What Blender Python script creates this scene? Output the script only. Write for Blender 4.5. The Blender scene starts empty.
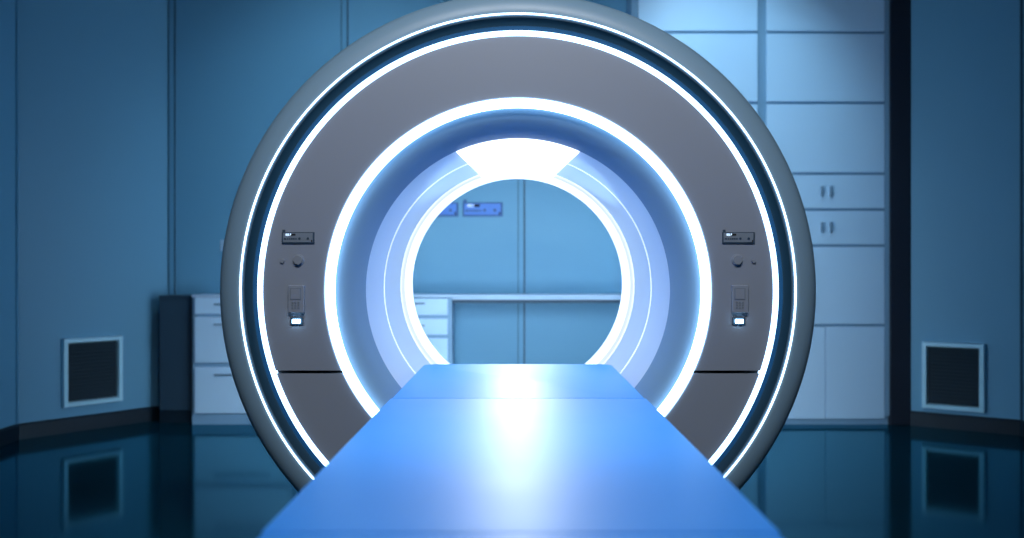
import bpy, bmesh, math
from mathutils import Vector, Matrix
PI = math.pi
C = bpy.context.scene.collection
F = 900.0; CX = 516.0; CY = 269.0; H = 0.967
def PX(px, Y): return (px - CX) * Y / F          # photograph measure -> metres in the room
def PZ(py, Y): return H - (py - CY) * Y / F

# ------------------------------------------------------------------ materials
def mat(name, col, rough=.5, metal=0., spec=.5, emit=None, estr=0., bump=0., bscale=40., var=0., coat=0.):
    m = bpy.data.materials.new(name); m.use_nodes = True
    nt = m.node_tree; b = nt.nodes['Principled BSDF']
    b.inputs['Base Color'].default_value = (*col, 1)
    b.inputs['Roughness'].default_value = rough
    b.inputs['Metallic'].default_value = metal
    b.inputs['Specular IOR Level'].default_value = spec
    if coat: b.inputs['Coat Weight'].default_value = coat; b.inputs['Coat Roughness'].default_value = .15
    if emit:
        b.inputs['Emission Color'].default_value = (*emit, 1)
        b.inputs['Emission Strength'].default_value = estr
    if bump or var:
        tc = nt.nodes.new('ShaderNodeTexCoord'); n = nt.nodes.new('ShaderNodeTexNoise')
        n.inputs['Scale'].default_value = bscale; n.inputs['Detail'].default_value = 4
        nt.links.new(tc.outputs['Object'], n.inputs['Vector'])
        if bump:
            bp = nt.nodes.new('ShaderNodeBump'); bp.inputs['Strength'].default_value = bump; bp.inputs['Distance'].default_value = .002
            nt.links.new(n.outputs['Fac'], bp.inputs['Height']); nt.links.new(bp.outputs['Normal'], b.inputs['Normal'])
        if var:
            r = nt.nodes.new('ShaderNodeMapRange')
            r.inputs['To Min'].default_value = max(0, rough - var); r.inputs['To Max'].default_value = rough + var
            nt.links.new(n.outputs['Fac'], r.inputs['Value']); nt.links.new(r.outputs['Result'], b.inputs['Roughness'])
    return m
M = {
 'wall':   mat('blue wall panel', (.145,.385,.56), .55, bump=.05, bscale=60, var=.05),
 'seam':   mat('wall seam', (.09,.20,.30), .5),
 'groove': mat('dark groove', (.035,.085,.13), .6),
 'ceil':   mat('ceiling', (.18,.28,.36), .8, bump=.1),
 'floor':  mat('polished dark floor', (.004,.060,.095), .09, spec=.24, var=.03, bscale=3),
 'skirt':  mat('dark skirting', (.003,.014,.026), .5),
 'cab':    mat('pale cabinet laminate', (.56,.80,1.0), .4, var=.04),
 'carc':   mat('cabinet carcass', (.24,.42,.58), .5),
 'carcd':  mat('cabinet divider', (.20,.36,.50), .5),
 'handle': mat('handle metal', (.22,.34,.46), .4),
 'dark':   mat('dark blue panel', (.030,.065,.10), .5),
 'pillar': mat('near black column', (.012,.018,.032), .6),
 'counter':mat('counter laminate', (.50,.68,.86), .35),
 'vframe': mat('vent frame metal', (.50,.85,1.0), .35),
 'vdark':  mat('vent louvre', (.020,.040,.055), .5),
 'shell':  mat('gantry shell', (.17,.27,.35), .42, spec=.45, var=.03),
 'face':   mat('gantry face grey', (.198,.222,.266), .48, spec=.4, bump=.03, bscale=180),
 'chan':   mat('dark glossy channel', (.004,.016,.025), .3, spec=.4),
 'liner':  mat('bore liner', (.58,.68,.80), .42, spec=.4),
 'funnel': mat('bore funnel', (.17,.29,.41), .5, spec=.2),
 'bolt':   mat('panel hardware', (.19,.21,.24), .4),
 'band':   mat('painted blue ring glow', (.0,.035,.08), .5, spec=.3),  # glow of the ring light on the dark channel, put into the colour
 'black':  mat('black gap', (.002,.002,.003), .7),
 'dispf':  mat('display bezel', (.018,.040,.065), .45),
 'dispb':  mat('display body', (.14,.17,.205), .5),
 'bdispf': mat('blue display bezel', (.03,.12,.32), .45),
 'bdispb': mat('blue display body', (.07,.24,.70), .45),
 'digit':  mat('display digits', (.6,.75,.9), .5, emit=(.75,.88,1), estr=.8),
 'digitw': mat('wall display digits', (.75,.88,1), .5, emit=(.7,.85,1), estr=.35),
 'top':    mat('blue table top', (.012,.30,.95), .45, spec=.36, var=.02, bscale=6),
 'tseam':  mat('table seam', (.03,.17,.46), .5),
 'tside':  mat('table side', (.02,.14,.26), .4),
 'tbase':  mat('table base', (.28,.36,.44), .45),
 'switch': mat('pale wall switch', (.42,.60,.74), .4),
}
def led(name, col, s): return mat(name, (.8,.8,.8), .5, emit=col, estr=s)
M['top'].node_tree.nodes['Principled BSDF'].inputs['Specular Tint'].default_value = (.85,.93,1,1)
def floor_material(m):
    """dark teal resin floor under a tinted clear polish"""
    nt = m.node_tree; nt.nodes.remove(nt.nodes['Principled BSDF']); out = nt.nodes['Material Output']
    d = nt.nodes.new('ShaderNodeBsdfDiffuse'); d.inputs[0].default_value = (.003,.034,.050,1)
    g = nt.nodes.new('ShaderNodeBsdfAnisotropic'); g.inputs['Color'].default_value = (.36,.82,1,1); g.inputs['Roughness'].default_value = .085
    f = nt.nodes.new('ShaderNodeFresnel'); f.inputs['IOR'].default_value = 1.36; mx = nt.nodes.new('ShaderNodeMixShader')
    nt.links.new(f.outputs[0], mx.inputs[0]); nt.links.new(d.outputs[0], mx.inputs[1]); nt.links.new(g.outputs[0], mx.inputs[2]); nt.links.new(mx.outputs[0], out.inputs[0])
    n = [x for x in nt.nodes if x.type == 'TEX_NOISE'][0]; r = [x for x in nt.nodes if x.type == 'MAP_RANGE'][0]
    nt.links.new(r.outputs[0], g.inputs['Roughness'])
floor_material(M['floor'])
M['ledA'] = led('white blue light', (.42,.68,1), 4.2)
M['ledB'] = led('inner light band', (.50,.74,1), 6.5)
M['ledT'] = led('thin trim light', (.60,.82,1), 3.0)
M['ledE'] = led('bore end light', (.66,.79,1), 1.7)
M['ledP'] = led('bore ceiling light', (.80,.86,1), 2.2)
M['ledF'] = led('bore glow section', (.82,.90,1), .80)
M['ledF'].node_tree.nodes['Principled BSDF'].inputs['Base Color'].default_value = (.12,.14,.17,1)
M['ledL'] = led('bore line light', (.9,.95,1), 1.5)
M['ledR'] = led('rear light', (.56,.72,.90), 36.0)
M['ledI'] = led('indicator light', (.40,.72,1), 14.0)
M['ceilE'] = led('ceiling lamp', (.55,.78,1), 1.5)

# ------------------------------------------------------------------ mesh helpers
def link(name, bm, m, parent=None, smooth=None):
    me = bpy.data.meshes.new(name); bmesh.ops.recalc_face_normals(bm, faces=bm.faces) if smooth != 'keep' else None
    bm.to_mesh(me); bm.free()
    if m: me.materials.append(M[m])
    if smooth:
        for p in me.polygons: p.use_smooth = True
        me.set_sharp_from_angle(angle=math.radians(32))
    o = bpy.data.objects.new(name, me); C.objects.link(o)
    if parent: o.parent = parent
    return o
def box(bm, x0, x1, y0, y1, z0, z1, bev=0, mtx=None):
    g = bmesh.ops.create_cube(bm, size=1)['verts']
    bmesh.ops.scale(bm, vec=(abs(x1-x0), abs(y1-y0), abs(z1-z0)), verts=g)
    bmesh.ops.translate(bm, vec=((x0+x1)/2, (y0+y1)/2, (z0+z1)/2), verts=g)
    if bev:
        es = list({e for v in g for e in v.link_edges})
        r = bmesh.ops.bevel(bm, geom=es, offset=bev, segments=2, affect='EDGES', profile=.5)
        g = list({v for f in r['faces'] for v in f.verts} | {v for v in g if v.is_valid})
    if mtx: bmesh.ops.transform(bm, matrix=mtx, verts=g)
    return g
def bx(name, m, parent, *a, bev=0.0):
    bm = bmesh.new(); box(bm, *a, bev=bev); return link(name, bm, m, parent)
def empty(name, label, cat, loc=(0,0,0), rz=0, group=None):
    o = bpy.data.objects.new(name, None); C.objects.link(o)
    o.empty_display_size = .1; o.location = loc; o.rotation_euler = (0,0,rz)
    o['label'] = label; o['category'] = cat
    if group: o['group'] = group
    return o
def struct(o): o['kind'] = 'structure'; return o
def lathe(profile, segs=256, closed=False):
    """profile = [(radius, y)], turned around the Y axis through the origin"""
    bm = bmesh.new(); rings = []
    for r, y in profile:
        rings.append([bm.verts.new((r*math.cos(2*PI*k/segs), y, r*math.sin(2*PI*k/segs))) for k in range(segs)])
    n = len(rings)
    for i in range(n if closed else n-1):
        a, b = rings[i], rings[(i+1) % n]
        for k in range(segs):
            bm.faces.new((a[k], a[(k+1)%segs], b[(k+1)%segs], b[k]))
    return bm
def disc(bm, x, y0, y1, z, r, n=32, bev=0):
    g = bmesh.ops.create_cone(bm, cap_ends=True, segments=n, radius1=r, radius2=r*.88, depth=abs(y1-y0))['verts']
    bmesh.ops.rotate(bm, cent=(0,0,0), matrix=Matrix.Rotation(PI/2, 3, 'X'), verts=g)   # narrow end towards -Y
    bmesh.ops.translate(bm, vec=(x, (y0+y1)/2, z), verts=g)
def arc(c, r, a0, a1, n):   # helper for profiles: c=(radius,y)
    return [(c[0]+r[0]*math.cos(a0+(a1-a0)*i/n), c[1]+r[1]*math.sin(a0+(a1-a0)*i/n)) for i in range(n+1)]

# ------------------------------------------------------------------ room shell
YB = 5.83; HC = 3.15; YF = -1.6
XL = -2.83; YL = 5.10; XLb = PX(168, YB)
XR = PX(1022, 5.23); YR = 5.23; XRb = PX(911, 5.57)
T = .12
pts = [(XL,YF),(XL,YL),(XLb,YB),(XRb,YB),(XRb,5.57),(XR,YR),(XR,YF)]
def slab_wall(name, p, q, z0=0, z1=HC):
    p = Vector(p); q = Vector(q); d = (q-p).normalized(); n = Vector((-d.y, d.x))*T   # outward (room travelled clockwise)
    bm = bmesh.new()
    vs = [bm.verts.new((v.x, v.y, z)) for z in (z0,z1) for v in (p, q, q+n, p+n)]
    for f in ((0,1,2,3),(4,5,6,7),(0,1,5,4),(1,2,6,5),(2,3,7,6),(3,0,4,7)): bm.faces.new([vs[i] for i in f])
    return struct(link(name, bm, 'wall'))
slab_wall('wall_left', pts[0], pts[1])
slab_wall('wall_back_left', pts[1], pts[2])
slab_wall('wall_back', pts[2], pts[3])
slab_wall('wall_back_right', pts[4], pts[5])
slab_wall('wall_right', pts[5], pts[6])
slab_wall('wall_front', pts[6], pts[0])
def poly_slab(name, z0, z1, m):
    bm = bmesh.new(); o = [(XL-.15,YF-.15),(XL-.15,YB+.15),(XR+.15,YB+.15),(XR+.15,YF-.15)]
    a = [bm.verts.new((x,y,z0)) for x,y in o]; b = [bm.verts.new((x,y,z1)) for x,y in o]
    bm.faces.new(a); bm.faces.new(b)
    for i in range(4): bm.faces.new((a[i], a[(i+1)%4], b[(i+1)%4], b[i]))
    return struct(link(name, bm, m))
poly_slab('floor', -.1, 0, 'floor'); poly_slab('ceiling', HC, HC+.1, 'ceil')
def skirting(name, p, q, h=.09, t=.018):
    p = Vector(p); q = Vector(q); d = (q-p).normalized(); n = Vector((d.y, -d.x))
    bm = bmesh.new(); prof = [(0,0),(t,0),(t,h-.012),(t*.5,h),(0,h)]
    A = [bm.verts.new((p.x+n.x*u, p.y+n.y*u, z)) for u,z in prof]; B = [bm.verts.new((q.x+n.x*u, q.y+n.y*u, z)) for u,z in prof]
    bm.faces.new(A); bm.faces.new(B)
    for i in range(5): bm.faces.new((A[i], A[(i+1)%5], B[(i+1)%5], B[i]))
    return struct(link(name, bm, 'skirt'))
skirting('baseboard_left', pts[0], pts[1]); skirting('baseboard_back_left', pts[1], pts[2])
skirting('baseboard_back', (PX(450,YB),YB), (PX(631,YB),YB)); skirting('baseboard_back_right', pts[4], pts[5]); skirting('baseboard_right', pts[5], pts[6])
# dark column between tall cabinets and the angled wall on the right
struct(bx('trim_1', 'pillar', None, PX(890.5,5.565), PX(911,5.565), 5.565, YB, 0, HC, bev=.004))
# vertical panel joints of the back wall: shallow channel cover with two dark grooves
for i, px in enumerate((168.5, 345, 521.5)):
    x = PX(px, YB); w = .024
    if i == 0: x += .026
    bm = bmesh.new(); box(bm, x-w, x+w, YB-.006, YB, 0.09, HC, bev=.002)
    s = struct(link('trim_%d' % (i+2), bm, 'wall'))
    bm = bmesh.new(); box(bm, x+w*.55, x+w*.95, YB-.008, YB-.002, 0.09, HC); box(bm, x-w, x-w*.8, YB-.008, YB-.002, 0.09, HC)
    link('joint_groove', bm, 'groove', s)
# faint corner bead of the left chamfered wall
struct(bx('trim_5', 'wall', None, XL+.0, XL+.012, YL-.012, YL, .09, HC))
struct(bx('trim_6', 'groove', None, XR-.012, XR, YR-.012, YR, .09, HC))

# ------------------------------------------------------------------ wall vents
def wall_frame_point(p, q, px):
    """where the sight line through column px meets wall p-q: distance along it"""
    k = (px-CX)/F; p = Vector(p); q = Vector(q); d = (q-p)
    t = (k*p.y - p.x) / (d.x - k*d.y)
    return t*d.length, p + d*t
def vent(p, q, px0, px1, py0, py1, label):
    s0, a = wall_frame_point(p, q, px0); s1, b = wall_frame_point(p, q, px1)
    mid = (a+b)/2; w = (b-a).length/2
    z1 = PZ(py0, mid.y); z0 = PZ(py1, mid.y)
    d = (b-a).normalized(); rz = math.atan2(d.y, d.x)
    e = empty('wall_vent', label, 'vent', (mid.x, mid.y, z0), rz, 'square wall vents'); h = z1-z0
    f = .032                       # local x along wall, local -y into the room
    bm = bmesh.new(); Y0, Y1 = -.035, -.001
    o = [(-w,0),(w,0),(w,h),(-w,h)]; n = [(-w+f,f),(w-f,f),(w-f,h-f),(-w+f,h-f)]; m_ = [(-w+f*.8,f*.8),(w-f*.8,f*.8),(w-f*.8,h-f*.8),(-w+f*.8,h-f*.8)]
    ov = [bm.verts.new((x, Y1, z)) for x,z in o]; of = [bm.verts.new((x*.985, Y0, z*.985+.003)) for x,z in o]
    mf = [bm.verts.new((x, Y0, z)) for x,z in m_]; nf = [bm.verts.new((x, -.006, z)) for x,z in n]
    for A, B in ((ov,of),(of,mf),(mf,nf)):
        for i in range(4): bm.faces.new((A[i], A[(i+1)%4], B[(i+1)%4], B[i]))
    link('frame', bm, 'vframe', e)
    bx('backing', 'black', e, -w+f, w-f, -.006, -.001, f, h-f)
    bm = bmesh.new(); nS = 16
    for i in range(nS):
        z = f + (h-2*f)*(i+.5)/nS
        box(bm, -w+f, w-f, -.0016, .0016, -.011, .011, mtx=Matrix.Translation((0,-.016,z)) @ Matrix.Rotation(math.radians(-35), 4, 'X'))
    link('louvre_grille', bm, 'vdark', e)
    return e
vent(pts[1], pts[2], 61, 120.5, 337, 404, 'square louvred vent in a pale metal frame low on the left wall')
vent(pts[4], pts[5], 922.5, 985, 342.5, 410, 'square louvred vent in a pale metal frame low on the right wall')

# ------------------------------------------------------------------ cabinets
YC = 5.60
def drawer_front(parent, x0, x1, z0, z1, yf, handle=None, name='drawer', m='cab'):
    d = bx(name, m, parent, x0, x1, yf-.018, yf+.001, z0, z1, bev=.003)
    if handle:
        for (hx0, hx1, hz0, hz1) in handle:
            bm = bmesh.new(); box(bm, hx0, hx1, yf-.040, yf-.030, hz0, hz1, bev=.002)
            if hx1-hx0 > hz1-hz0:
                for x in (hx0+.012, hx1-.012): box(bm, x-.004, x+.004, yf-.032, yf-.0175, (hz0+hz1)/2-.003, (hz0+hz1)/2+.003)
            else:
                for z in (hz0+.01, hz1-.01): box(bm, (hx0+hx1)/2-.003, (hx0+hx1)/2+.003, yf-.032, yf-.0175, z-.003, z+.003)
            link('handle', bm, 'handle', d)
    return d
ZCT = PZ(294.5, YC)
def base_unit(px0, px1, rows, hpx, label, stile=3):
    x0, x1 = PX(px0,YC), PX(px1,YC); xm = (x0+x1)/2
    e = empty('drawer_cabinet', label, 'cabinet', (xm, YC, 0), 0, None)
    w = (x1-x0)/2
    bx('carcass', 'carc', e, -w, w, .0, YB-YC-.004, .058, ZCT-.0185)
    bx('plinth', 'carc', e, -w, w, -.004, YB-YC-.01, 0, .058)
    s = stile*YC/F
    for (a, b, hy) in rows:
        z1, z0 = PZ(a,YC), PZ(b,YC)
        hz = PZ(hy,YC)
        drawer_front(e, -w+s, w-.026, z0, z1, 0, [(PX(hpx[0],YC)-xm, PX(hpx[1],YC)-xm, hz-.005, hz+.005)])
    return e
base_unit(192.5, 296, [(297.5,314,304),(317,362.5,324),(367,413,374)], (216,272), 'pale drawer cabinet with three drawers left of the scanner, under the worktop')
base_unit(352, 452, [(298.5,315,303.3),(318.5,334.5,325.2),(338,374,346),(377,413,385)], (381,425.5), 'pale drawer cabinet seen through the bore, beside the open knee space')
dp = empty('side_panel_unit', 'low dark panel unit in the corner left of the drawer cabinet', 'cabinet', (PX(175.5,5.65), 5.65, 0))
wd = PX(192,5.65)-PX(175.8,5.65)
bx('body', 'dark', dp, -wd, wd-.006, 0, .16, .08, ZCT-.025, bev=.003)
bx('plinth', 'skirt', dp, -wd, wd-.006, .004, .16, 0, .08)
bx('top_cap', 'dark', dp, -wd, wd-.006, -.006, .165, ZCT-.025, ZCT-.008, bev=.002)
# continuous worktop
ct = empty('worktop', 'long pale worktop running behind the scanner along the back wall', 'worktop', (PX(415,YC), YC, ZCT-.018))
cx = ct.location.x
bx('slab', 'counter', ct, PX(192.5,YC)-cx, PX(630.5,YC)-cx, -.022, YB-YC-.002, 0, .018, bev=.004)
bx('painted_edge_shade', 'groove', ct, PX(452.5,YC)-cx, PX(630.5,YC)-cx, .001, .020, -.036, -.0145)  # dark strip painted in as the shadow under the counter edge
bx('front_edge', 'counter', ct, PX(452.5,YC)-cx, PX(630.5,YC)-cx, -.020, .0, -.0145, -.0005, bev=.003)

# tall cabinets on the right: two bays
def tall_bay(px0, px1, label, doors_low=True, left_stile=6, right_stile=6, end=0):
    x0, x1 = PX(px0,YC), PX(px1,YC); xm = (x0+x1)/2; w = (x1-x0)/2; s = YC/F
    e = empty('tall_cabinet', label, 'cabinet', (xm, YC, 0))
    bx('carcass', 'carcd', e, -w, w-.0005, .0, YB-YC-.004, .055, 2.95)
    bx('plinth', 'carc', e, -w, w-.0005, .002, YB-YC-.01, 0, .055)
    a, b = -w+left_stile*s, w-right_stile*s
    if end: (bx('end_panel', 'carc', e, b+.004, w-.001, -.018, .002, .055, 2.95, bev=.002) if end > 0 else bx('end_panel', 'carc', e, -w+.001, a-.004, -.018, .002, .055, 2.95, bev=.002))
    for (u, v) in ((-66,31.5),(34.3,101.8),(104.6,172.6),(175.2,208.4),(211,244.4),(247,324),(326.6,418.5)):
        z1, z0 = PZ(u,YC), PZ(v,YC)
        if v in (208.4, 244.4):
            m = (a+b)/2; zc = (z0+z1)/2
            drawer_front(e, a, b, z0, z1, 0, [(m-.036,m-.023,zc-.032,zc+.032),(m+.018,m+.031,zc-.032,zc+.032)])
        elif v == 418.5:
            m = (a+b)/2
            drawer_front(e, a, m-.0025, z0, z1, 0, name='door'); drawer_front(e, m+.0025, b, z0, z1, 0, name='door')
        else:
            drawer_front(e, a, b, z0, z1, 0, name='door')
    return e
tall_bay(631, 761.5, 'tall pale storage cabinet just right of the scanner top, left bay of the two', left_stile=7, right_stile=4.5, end=-1)
tall_bay(761.5, 890, 'tall pale storage cabinet next to the dark column, right bay of the two', left_stile=4.5, right_stile=6.5, end=1)
# light edge strip of the cabinet run
# ------------------------------------------------------------------ display units (shared builder)
SEG = {'1':'bc','8':'abcdefg','P':'abefg'}
def digits(bm, text, x, z, h, y):
    w = h*.5; t = h*.16
    for ch in text:
        if ch == '.': box(bm, x, x+t, y-.0006, y, z, z+t); x += t*2; continue
        s = SEG[ch]
        if 'a' in s: box(bm, x, x+w, y-.0006, y, z+h-t, z+h)
        if 'g' in s: box(bm, x, x+w, y-.0006, y, z+h/2-t/2, z+h/2+t/2)
        if 'd' in s: box(bm, x, x+w, y-.0006, y, z, z+t)
        if 'b' in s: box(bm, x+w-t, x+w, y-.0006, y, z+h/2, z+h)
        if 'c' in s: box(bm, x+w-t, x+w, y-.0006, y, z, z+h/2)
        if 'f' in s: box(bm, x, x+t, y-.0006, y, z+h/2, z+h)
        if 'e' in s: box(bm, x, x+t, y-.0006, y, z, z+h/2)
        x += w + t*1.3
def display_unit(parent, W, S, loc, body, bez, dig, nest):
    """W half width; local origin at centre of back; faces -Y"""
    u = W/16.3           # one photograph pixel of the gantry unit
    ox, oy, oz = loc
    def B(name, m, x0, x1, z0, z1, y0, y1, par=None, bev=0):
        return bx(name, m, par, ox+x0*u, ox+x1*u, oy-y1*u, oy-y0*u, oz+z0*u, oz+z1*u, bev=bev*u)
    base = B('display_case' if nest else 'case', bez, -16.3,16.3,-6,5.6, 0,1.5, parent, .35)
    pr = base if nest else parent
    if not nest: base.parent = parent
    B('tab', bez, -15.8,-13,5.4,8, 0,1.4, pr, .3)
    B('faceplate', body, -15,14.7,-4.5,4.7, 1.3,1.8, pr, .2)
    B('screen', 'black', -7,-2.4,2,4, 1.7,2.0, pr)
    bm = bmesh.new(); digits(bm, '188.P', ox-13*u, oz+1.9*u, 2.1*u, oy-1.82*u); link('digits', bm, dig, pr)
    bm = bmesh.new()
    for x0, x1 in ((-14,-11.4),(-10.8,-9.4),(-8.8,-7.4),(-7,-5.2),(-4.9,-3.2),(-2.6,-1.2)): box(bm, ox+x0*u, ox+x1*u, oy-2.05*u, oy-1.75*u, oz-2*u, oz-.5*u)
    link('caption_marks', bm, bez, pr)
    for x in (1.6, 9.9):
        bm = bmesh.new(); disc(bm, ox+x*u, oy-2.6*u, oy-1.75*u, oz-.9*u, 1.25*u, 20); link('button', bm, bez, pr, smooth=True)
    B('latch', 'black', 13.2,14.4,-4.4,-2.4, 1.75,2.2, pr)
    return base

# ------------------------------------------------------------------ scanner gantry
YG = 2.687; GX = .006; RO = .901; GZ = RO
G = empty('mri_scanner', 'large round grey scanner gantry with glowing white rings around its bore', 'scanner', (GX, YG, 0))
def gp(name, profile, m, closed=True, segs=256):
    bm = lathe(profile, segs, closed)
    bmesh.ops.translate(bm, vec=(0,0,GZ), verts=bm.verts)
    return link(name, bm, m, G, smooth=True)
# outer shell: rounded rim, barrel, rounded back
shell = [(.824,.05),(.824,.004),(.8255,-.004),(.829,-.009)] + arc((.836,.040),(.065,.050),-PI/2-.06,0,16) + [(.901,.3),(.900,1.16)] + arc((.840,1.24),(.060,.12),0,PI/2,8) + [(.80,1.36),(.80,1.32),(.87,1.26),(.87,.08)]
gp('shell', shell, 'shell')
gp('trim_light', [(.8250,-.003),(.8253,-.0118),(.8267,-.0130),(.8282,-.0118),(.8284,-.003)], 'ledT')
gp('recessed_channel', [(.8238,.006),(.821,.012),(.798,.022),(.798,.05),(.824,.05)], 'chan')
gp('channel_painted_glow', [(.798,.0225),(.7795,.026),(.7795,.05),(.798,.05)], 'band')  # blue strip stands in for the ring light's glow
gp('ring_light', [(.7790,.030),(.7790,.004)]+arc((.7710,.004),(.0080,.010),0,-PI,8)+[(.7630,.030)], 'ledA')
# face ring split into upper and lower panels by the horizontal joint
zj = GZ - 81/335
fprof = [(.7626,.03),(.7626,.003),(.7606,.0),(.5800,.0),(.5775,.003),(.5775,.03)]
for nm, side in (('upper_face_panel', 1), ('lower_face_panel', -1)):
    bm = lathe(fprof, 256, True); bmesh.ops.translate(bm, vec=(0,0,GZ), verts=bm.verts)
    bmesh.ops.bisect_plane(bm, geom=bm.verts[:]+bm.edges[:]+bm.faces[:], plane_co=(0,0,zj+side*.0048), plane_no=(0,0,side), clear_inner=True, clear_outer=False)
    bmesh.ops.holes_fill(bm, edges=[e for e in bm.edges if e.is_boundary])
    link(nm, bm, 'face', G, smooth=True)
gp('panel_backing', [(.7629,.022),(.577,.022),(.577,.05),(.7629,.05)], 'black')
gp('bore_ring_light', [(.5775,.02),(.5765,.0)]+arc((.5695,-.001),(.0070,.006),0,-PI,6)+[(.5625,.02)], 'ledA')
gp('bore_diffuser', [(.5625,.02),(.5620,-.002),(.559,-.0045),(.555,-.004),(.5520,.0),(.5512,.026),(.5615,.026)], 'ledB')
RB = .4724; YM = .110; YE = 1.363
P0, P1, P2 = Vector((.5511,.026)), Vector((.503,.036)), Vector((RB,YM))
fun = [tuple(P0*(1-t)**2 + P1*2*t*(1-t) + P2*t*t) for t in [i/20 for i in range(21)]]
gp('bore_funnel', fun + [(.485,.115),(.56,.06),(.558,.028)], 'funnel')
# liner in sections between the hairline lights
y1 = 900*RB/133.5-YG; y2 = 900*RB/116.5-YG
def sect(name, ya, yb, m, r=RB, t=.012): return gp(name, [(r,ya),(r,yb),(r+t,yb),(r+t,ya)], m)
sect('bore_liner', YM+.0005, y1-.004, 'liner'); sect('bore_line_light', y1-.004, y1+.004, 'ledL', RB-.0004)
sect('bore_liner', y1+.004, y2-.006, 'liner'); sect('bore_line_light', y2-.006, y2+.006, 'ledL', RB-.0004)
sect('bore_glow_section', y2+.006, 1.10, 'ledF')
sect('bore_end_light', 1.10, YE-.012, 'ledE', RB-.001)
gp('bore_end_lip', [(RB-.001,YE-.012),(RB-.0025,YE-.006),(RB+.002,YE),(.53,YE),(.53,YE-.012)], 'liner')
# curved lamp strip along the top of the bore
bm = bmesh.new(); LY0, LY1 = YM+.004, 1.09
def lamp_prof(aw):
    pr = [(RB-.0005,-aw),(RB-.008,-aw*.99),(RB-.016,-aw*.965),(RB-.021,-aw*.92)]
    return pr + [(RB-.021, -aw*.92 + aw*1.84*i/24) for i in range(1,24)] + [(r,-a) for r,a in reversed(pr)]
rows = []
for q in range(13):
    t = q/12; rows.append([bm.verts.new((r*math.sin(a), LY0+(LY1-LY0)*t, GZ+r*math.cos(a))) for r,a in lamp_prof(math.radians(24-6.5*t))])
for A, B in zip(rows, rows[1:]):
    for i in range(len(A)-1): bm.faces.new((A[i],A[i+1],B[i+1],B[i]))
for A in (rows[0], rows[-1]):
    base = [bm.verts.new((v.co.x*k, v.co.y, GZ+(v.co.z-GZ)*k)) for v in A for k in ((RB-.0005)/math.hypot(v.co.x, v.co.z-GZ),)]
    for i in range(len(A)-1):
        try: bm.faces.new((A[i],A[i+1],base[i+1],base[i]))
        except ValueError: pass
bmesh.ops.remove_doubles(bm, verts=bm.verts, dist=1e-5)
link('bore_lamp', bm, 'ledP', G, smooth=True)
gp('rear_panel', [(.53,YE-.02),(.53,YE-.004),(.80,YE-.004),(.80,YE-.04),(.6,YE-.04)], 'shell')
gp('rear_ring_light', [(.60,YE-.004),(.60,YE+.006),(.68,YE+.006),(.68,YE-.004)], 'ledR')
bm = bmesh.new(); box(bm, -.36, .36, .22, 1.30, 0, .10, bev=.012); link('base_plinth', bm, 'shell', G)

def fx(px): return (px-518)/335.0
def fz(py): return GZ-(py-291)/335.0
for sgn, c in ((-1, 298.3), (1, 738.3)):
    display_unit(G, 16.3/335, 1, (fx(c), .0, fz(237.6)), 'dispb', 'dispf', 'digit', True)
    kx, sx = (298.5, 282.5) if sgn < 0 else (737, 753.5)
    bm = bmesh.new(); disc(bm, fx(kx), -.012, .0, fz(260), 4.9/335); link('knob', bm, 'bolt', G, smooth=True)
    bm = bmesh.new(); disc(bm, fx(kx), -.004, .0, fz(260), 6.0/335); link('knob_collar', bm, 'face', G, smooth=True)
    bm = bmesh.new(); disc(bm, fx(sx), -.006, .0, fz(261), 2.2/335, 20); link('button', bm, 'bolt', G, smooth=True)
    kc = 297.2 if sgn < 0 else 739.2
    kp = bx('keypad', 'face', G, fx(kc-8), fx(kc+8), -.014, .001, fz(312.5), fz(285), bev=.002)
    bx('screen', 'dispb', kp, fx(kc-6), fx(kc+5), -.0155, -.013, fz(299.5), fz(287.5), bev=.0006)
    bx('screen_glass', 'face', kp, fx(kc-4.9), fx(kc+3.9), -.0162, -.015, fz(298.6), fz(288.6))
    for r in range(3):
        for q in range(3):
            bx('key', 'dispb', kp, fx(kc-4.6+q*3), fx(kc-2.6+q*3), -.0155, -.0135, fz(303+r*2.7), fz(301.3+r*2.7))
    lc = 296.9 if sgn < 0 else 738.6
    bz = bx('indicator_lamp', 'dispf', G, fx(lc-6.5), fx(lc+6.5), -.004, .001, fz(324.9), fz(317), bev=.0015)
    bx('lens', 'ledI', bz, fx(lc-3.9), fx(lc+3.9), -.0120, -.007, fz(323.0), fz(319.0), bev=.001)

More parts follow.
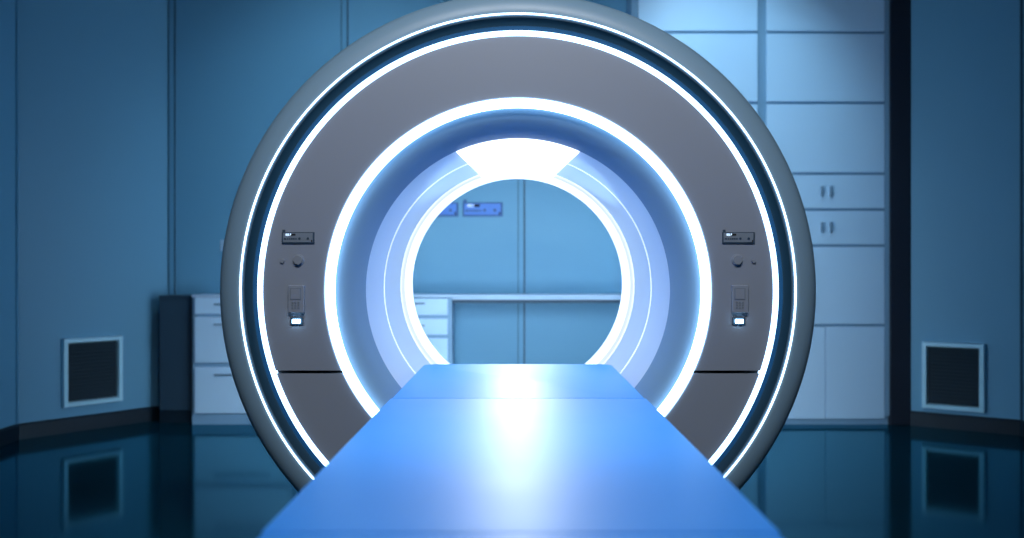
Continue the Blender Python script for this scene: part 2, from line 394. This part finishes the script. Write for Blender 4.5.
# ------------------------------------------------------------------ patient table
TD = .66/1.954; TT = H - TD; TW = .333; TE = F*.66/185.5; TN = .92
tb = empty('patient_table', 'long glossy blue patient table leading into the scanner bore', 'table', (GX, 1.75, 0))
def tabpart(name, ya, yb, rounded_far=False, rounded_near=False, m='top', z0=None, z1=None, w=TW, cr=.05, bev=.006):
    z1 = TT if z1 is None else z1; z0 = TT-.05 if z0 is None else z0
    o = []
    def corner(cx, cy, a0, a1, r):
        return [(cx+r*math.cos(a0+(a1-a0)*i/10), cy+r*math.sin(a0+(a1-a0)*i/10)) for i in range(11)]
    o += corner(w-cr, yb-cr, 0, PI/2, cr) + corner(-w+cr, yb-cr, PI/2, PI, cr) if rounded_far else [(w,yb),(-w,yb)]
    o += corner(-w+cr, ya+cr, PI, 1.5*PI, cr) + corner(w-cr, ya+cr, 1.5*PI, 2*PI, cr) if rounded_near else [(-w,ya),(w,ya)]
    bm = bmesh.new(); a = [bm.verts.new((x, y-1.75, z1)) for x,y in o]; f = bm.faces.new(a)
    r = bmesh.ops.extrude_face_region(bm, geom=[f]); vs = [v for v in r['geom'] if isinstance(v, bmesh.types.BMVert)]
    bmesh.ops.translate(bm, vec=(0,0,z0-z1), verts=vs)
    bm.edges.ensure_lookup_table()
    def seam(v): return (abs(v.co.y+1.75-ya) < 1e-5 and not rounded_near) or (abs(v.co.y+1.75-yb) < 1e-5 and not rounded_far)
    es = [e for e in bm.edges if all(abs(v.co.z-z1) < 1e-5 for v in e.verts) and not (all(seam(v) for v in e.verts))]
    if bev: bmesh.ops.bevel(bm, geom=es, offset=bev, segments=4, affect='EDGES', profile=.5)
    return link(name, bm, m, tb, smooth=True)
ys1 = F*TD/(398.3-269); ys2 = F*TD/(532-269); g = .003
tabpart('tabletop', ys1+g, TE, rounded_far=True)
tabpart('tabletop', ys2+g*.5, ys1-g)
tabpart('tabletop', TN, ys2-g*.5, rounded_near=True)
tabpart('top_frame', TN+.02, TE-.02, True, True, m='tseam', z0=TT-.062, z1=TT-.004, w=TW-.02, cr=.04, bev=0)
bx('undercarriage', 'tside', tb, -.24, .24, TN+.06-1.75, TE-.06-1.75, TT-.105, TT-.06, bev=.01)
bx('pedestal', 'tbase', tb, -.20, .20, -.55, .62, .05, TT-.104, bev=.02)
bx('foot', 'tside', tb, -.26, .26, -.65, .72, 0, .052, bev=.012)

# ------------------------------------------------------------------ wall displays, switch
for px, lab in ((482.7, 'blue wall display panel seen whole through the upper left of the bore'),
                (438.5, 'blue wall display panel partly hidden by the bore edge, left of the other')):
    e = empty('wall_display', lab, 'display', (PX(px,YB), YB, PZ(209.4,YB)), 0, 'blue display panels on the back wall')
    display_unit(e, 20*YB/F, 1, (0,-.001,0), 'bdispb', 'bdispf', 'digitw', False)
e = empty('wall_switch', 'small pale switch plate on the back wall beside the scanner rim', 'switch', (PX(226,YB), YB, PZ(245.5,YB)))
bx('plate', 'switch', e, -.035, .035, -.010, -.001, -.037, .037, bev=.003)
bx('rocker', 'switch', e, -.014, .014, -.015, -.0095, -.022, .022, bev=.003)

# ------------------------------------------------------------------ ceiling lamps (out of frame)
for (x, y, w, d, nm) in ((0, 1.15, .55, .30, 'front'),):
    e = empty('ceiling_lamp', 'rectangular lamp panel on the ceiling %s the scanner' % ('in front of' if nm == 'front' else 'behind'), 'lamp', (x, y, HC-.03))
    bm = bmesh.new()
    for a in ((-w-.03,w+.03,-d-.03,-d),(-w-.03,w+.03,d,d+.03),(-w-.03,-w,-d,d),(w,w+.03,-d,d)): box(bm, a[0],a[1],a[2],a[3],-.01,.029)
    link('frame', bm, 'vframe', e)
    bx('diffuser', 'ceilE', e, -w, w, -d, d, .0, .028)
# added spot, hidden under the far table end, to brighten the bore top
ld = bpy.data.lights.new('added_bore_fill', 'SPOT'); ld.energy = 14; ld.color = (.55,.78,1); ld.spot_size = math.radians(64); ld.spot_blend = .35; ld.shadow_soft_size = .02
lo = bpy.data.objects.new('added_bore_fill', ld); C.objects.link(lo); lo.location = (GX, TE+.10, TT-.06); lo.rotation_euler = (PI, 0, 0)

# added unseen spots in front of the scanner, to brighten its face
for x in (-.35, .35):
    ld = bpy.data.lights.new('added_face_spot', 'SPOT'); ld.energy = 142; ld.color = (.90,.94,1); ld.spot_size = math.radians(56); ld.spot_blend = .8; ld.shadow_soft_size = .12
    lo = bpy.data.objects.new('added_face_spot', ld); C.objects.link(lo); lo.location = (x, .35, 3.0)
    lo.rotation_euler = (Vector((0,2.6,1.15))-lo.location).to_track_quat('-Z','Y').to_euler()
def spot(name, loc, to, e, col, size, blend, rad):
    ld = bpy.data.lights.new(name, 'SPOT'); ld.energy = e; ld.color = col; ld.spot_size = math.radians(size); ld.spot_blend = blend; ld.shadow_soft_size = rad
    lo = bpy.data.objects.new(name, ld); C.objects.link(lo); lo.location = loc
    lo.rotation_euler = (Vector(to)-Vector(loc)).to_track_quat('-Z','Y').to_euler()
spot('added_streak_spot', (GX, 5.70, 1.64), (GX, 2.45, .62), 100, (.88,.95,1), 17, .7, .04)  # added lamp hidden behind the gantry, makes the glare streak on the table
spot('added_wall_wash', (-.9, 4.2, 3.1), (-1.1, 5.83, 1.6), 38, (.5,.78,1), 80, .9, .08)  # added unseen lamp, lifts the back wall near the gantry
spot('added_table_fill', (GX, 1.10, 3.1), (GX, 1.25, .6), 120, (.72,.9,1), 50, .9, .1)  # added unseen lamp, lifts the near part of the table top
spot('added_cabinet_fill', (1.15, 4.25, 3.1), (1.3, 5.6, 1.95), 78, (.46,.76,1), 66, .9, .08)  # added unseen lamp, lifts the tall cabinet fronts
# ------------------------------------------------------------------ world, camera
w = bpy.data.worlds.new('World'); bpy.context.scene.world = w; w.use_nodes = True
w.node_tree.nodes['Background'].inputs[0].default_value = (.05,.12,.2,1); w.node_tree.nodes['Background'].inputs[1].default_value = .1
cam = bpy.data.cameras.new('camera'); co = bpy.data.objects.new('camera', cam); C.objects.link(co)
co.location = (0,0,H); co.rotation_euler = (PI/2,0,0); cam.sensor_width = 36; cam.lens = F/1024*36
cam.shift_x = -(CX-512)/1024; cam.clip_start = .05
cam.dof.use_dof = True; cam.dof.focus_distance = 2.70; cam.dof.aperture_fstop = 2.0
s = bpy.context.scene; s.camera = co
s.view_settings.view_transform = 'Standard'; s.view_settings.look = 'None'; s.view_settings.gamma = 1; s.view_settings.use_curve_mapping = False
s.view_settings.exposure = 0.0
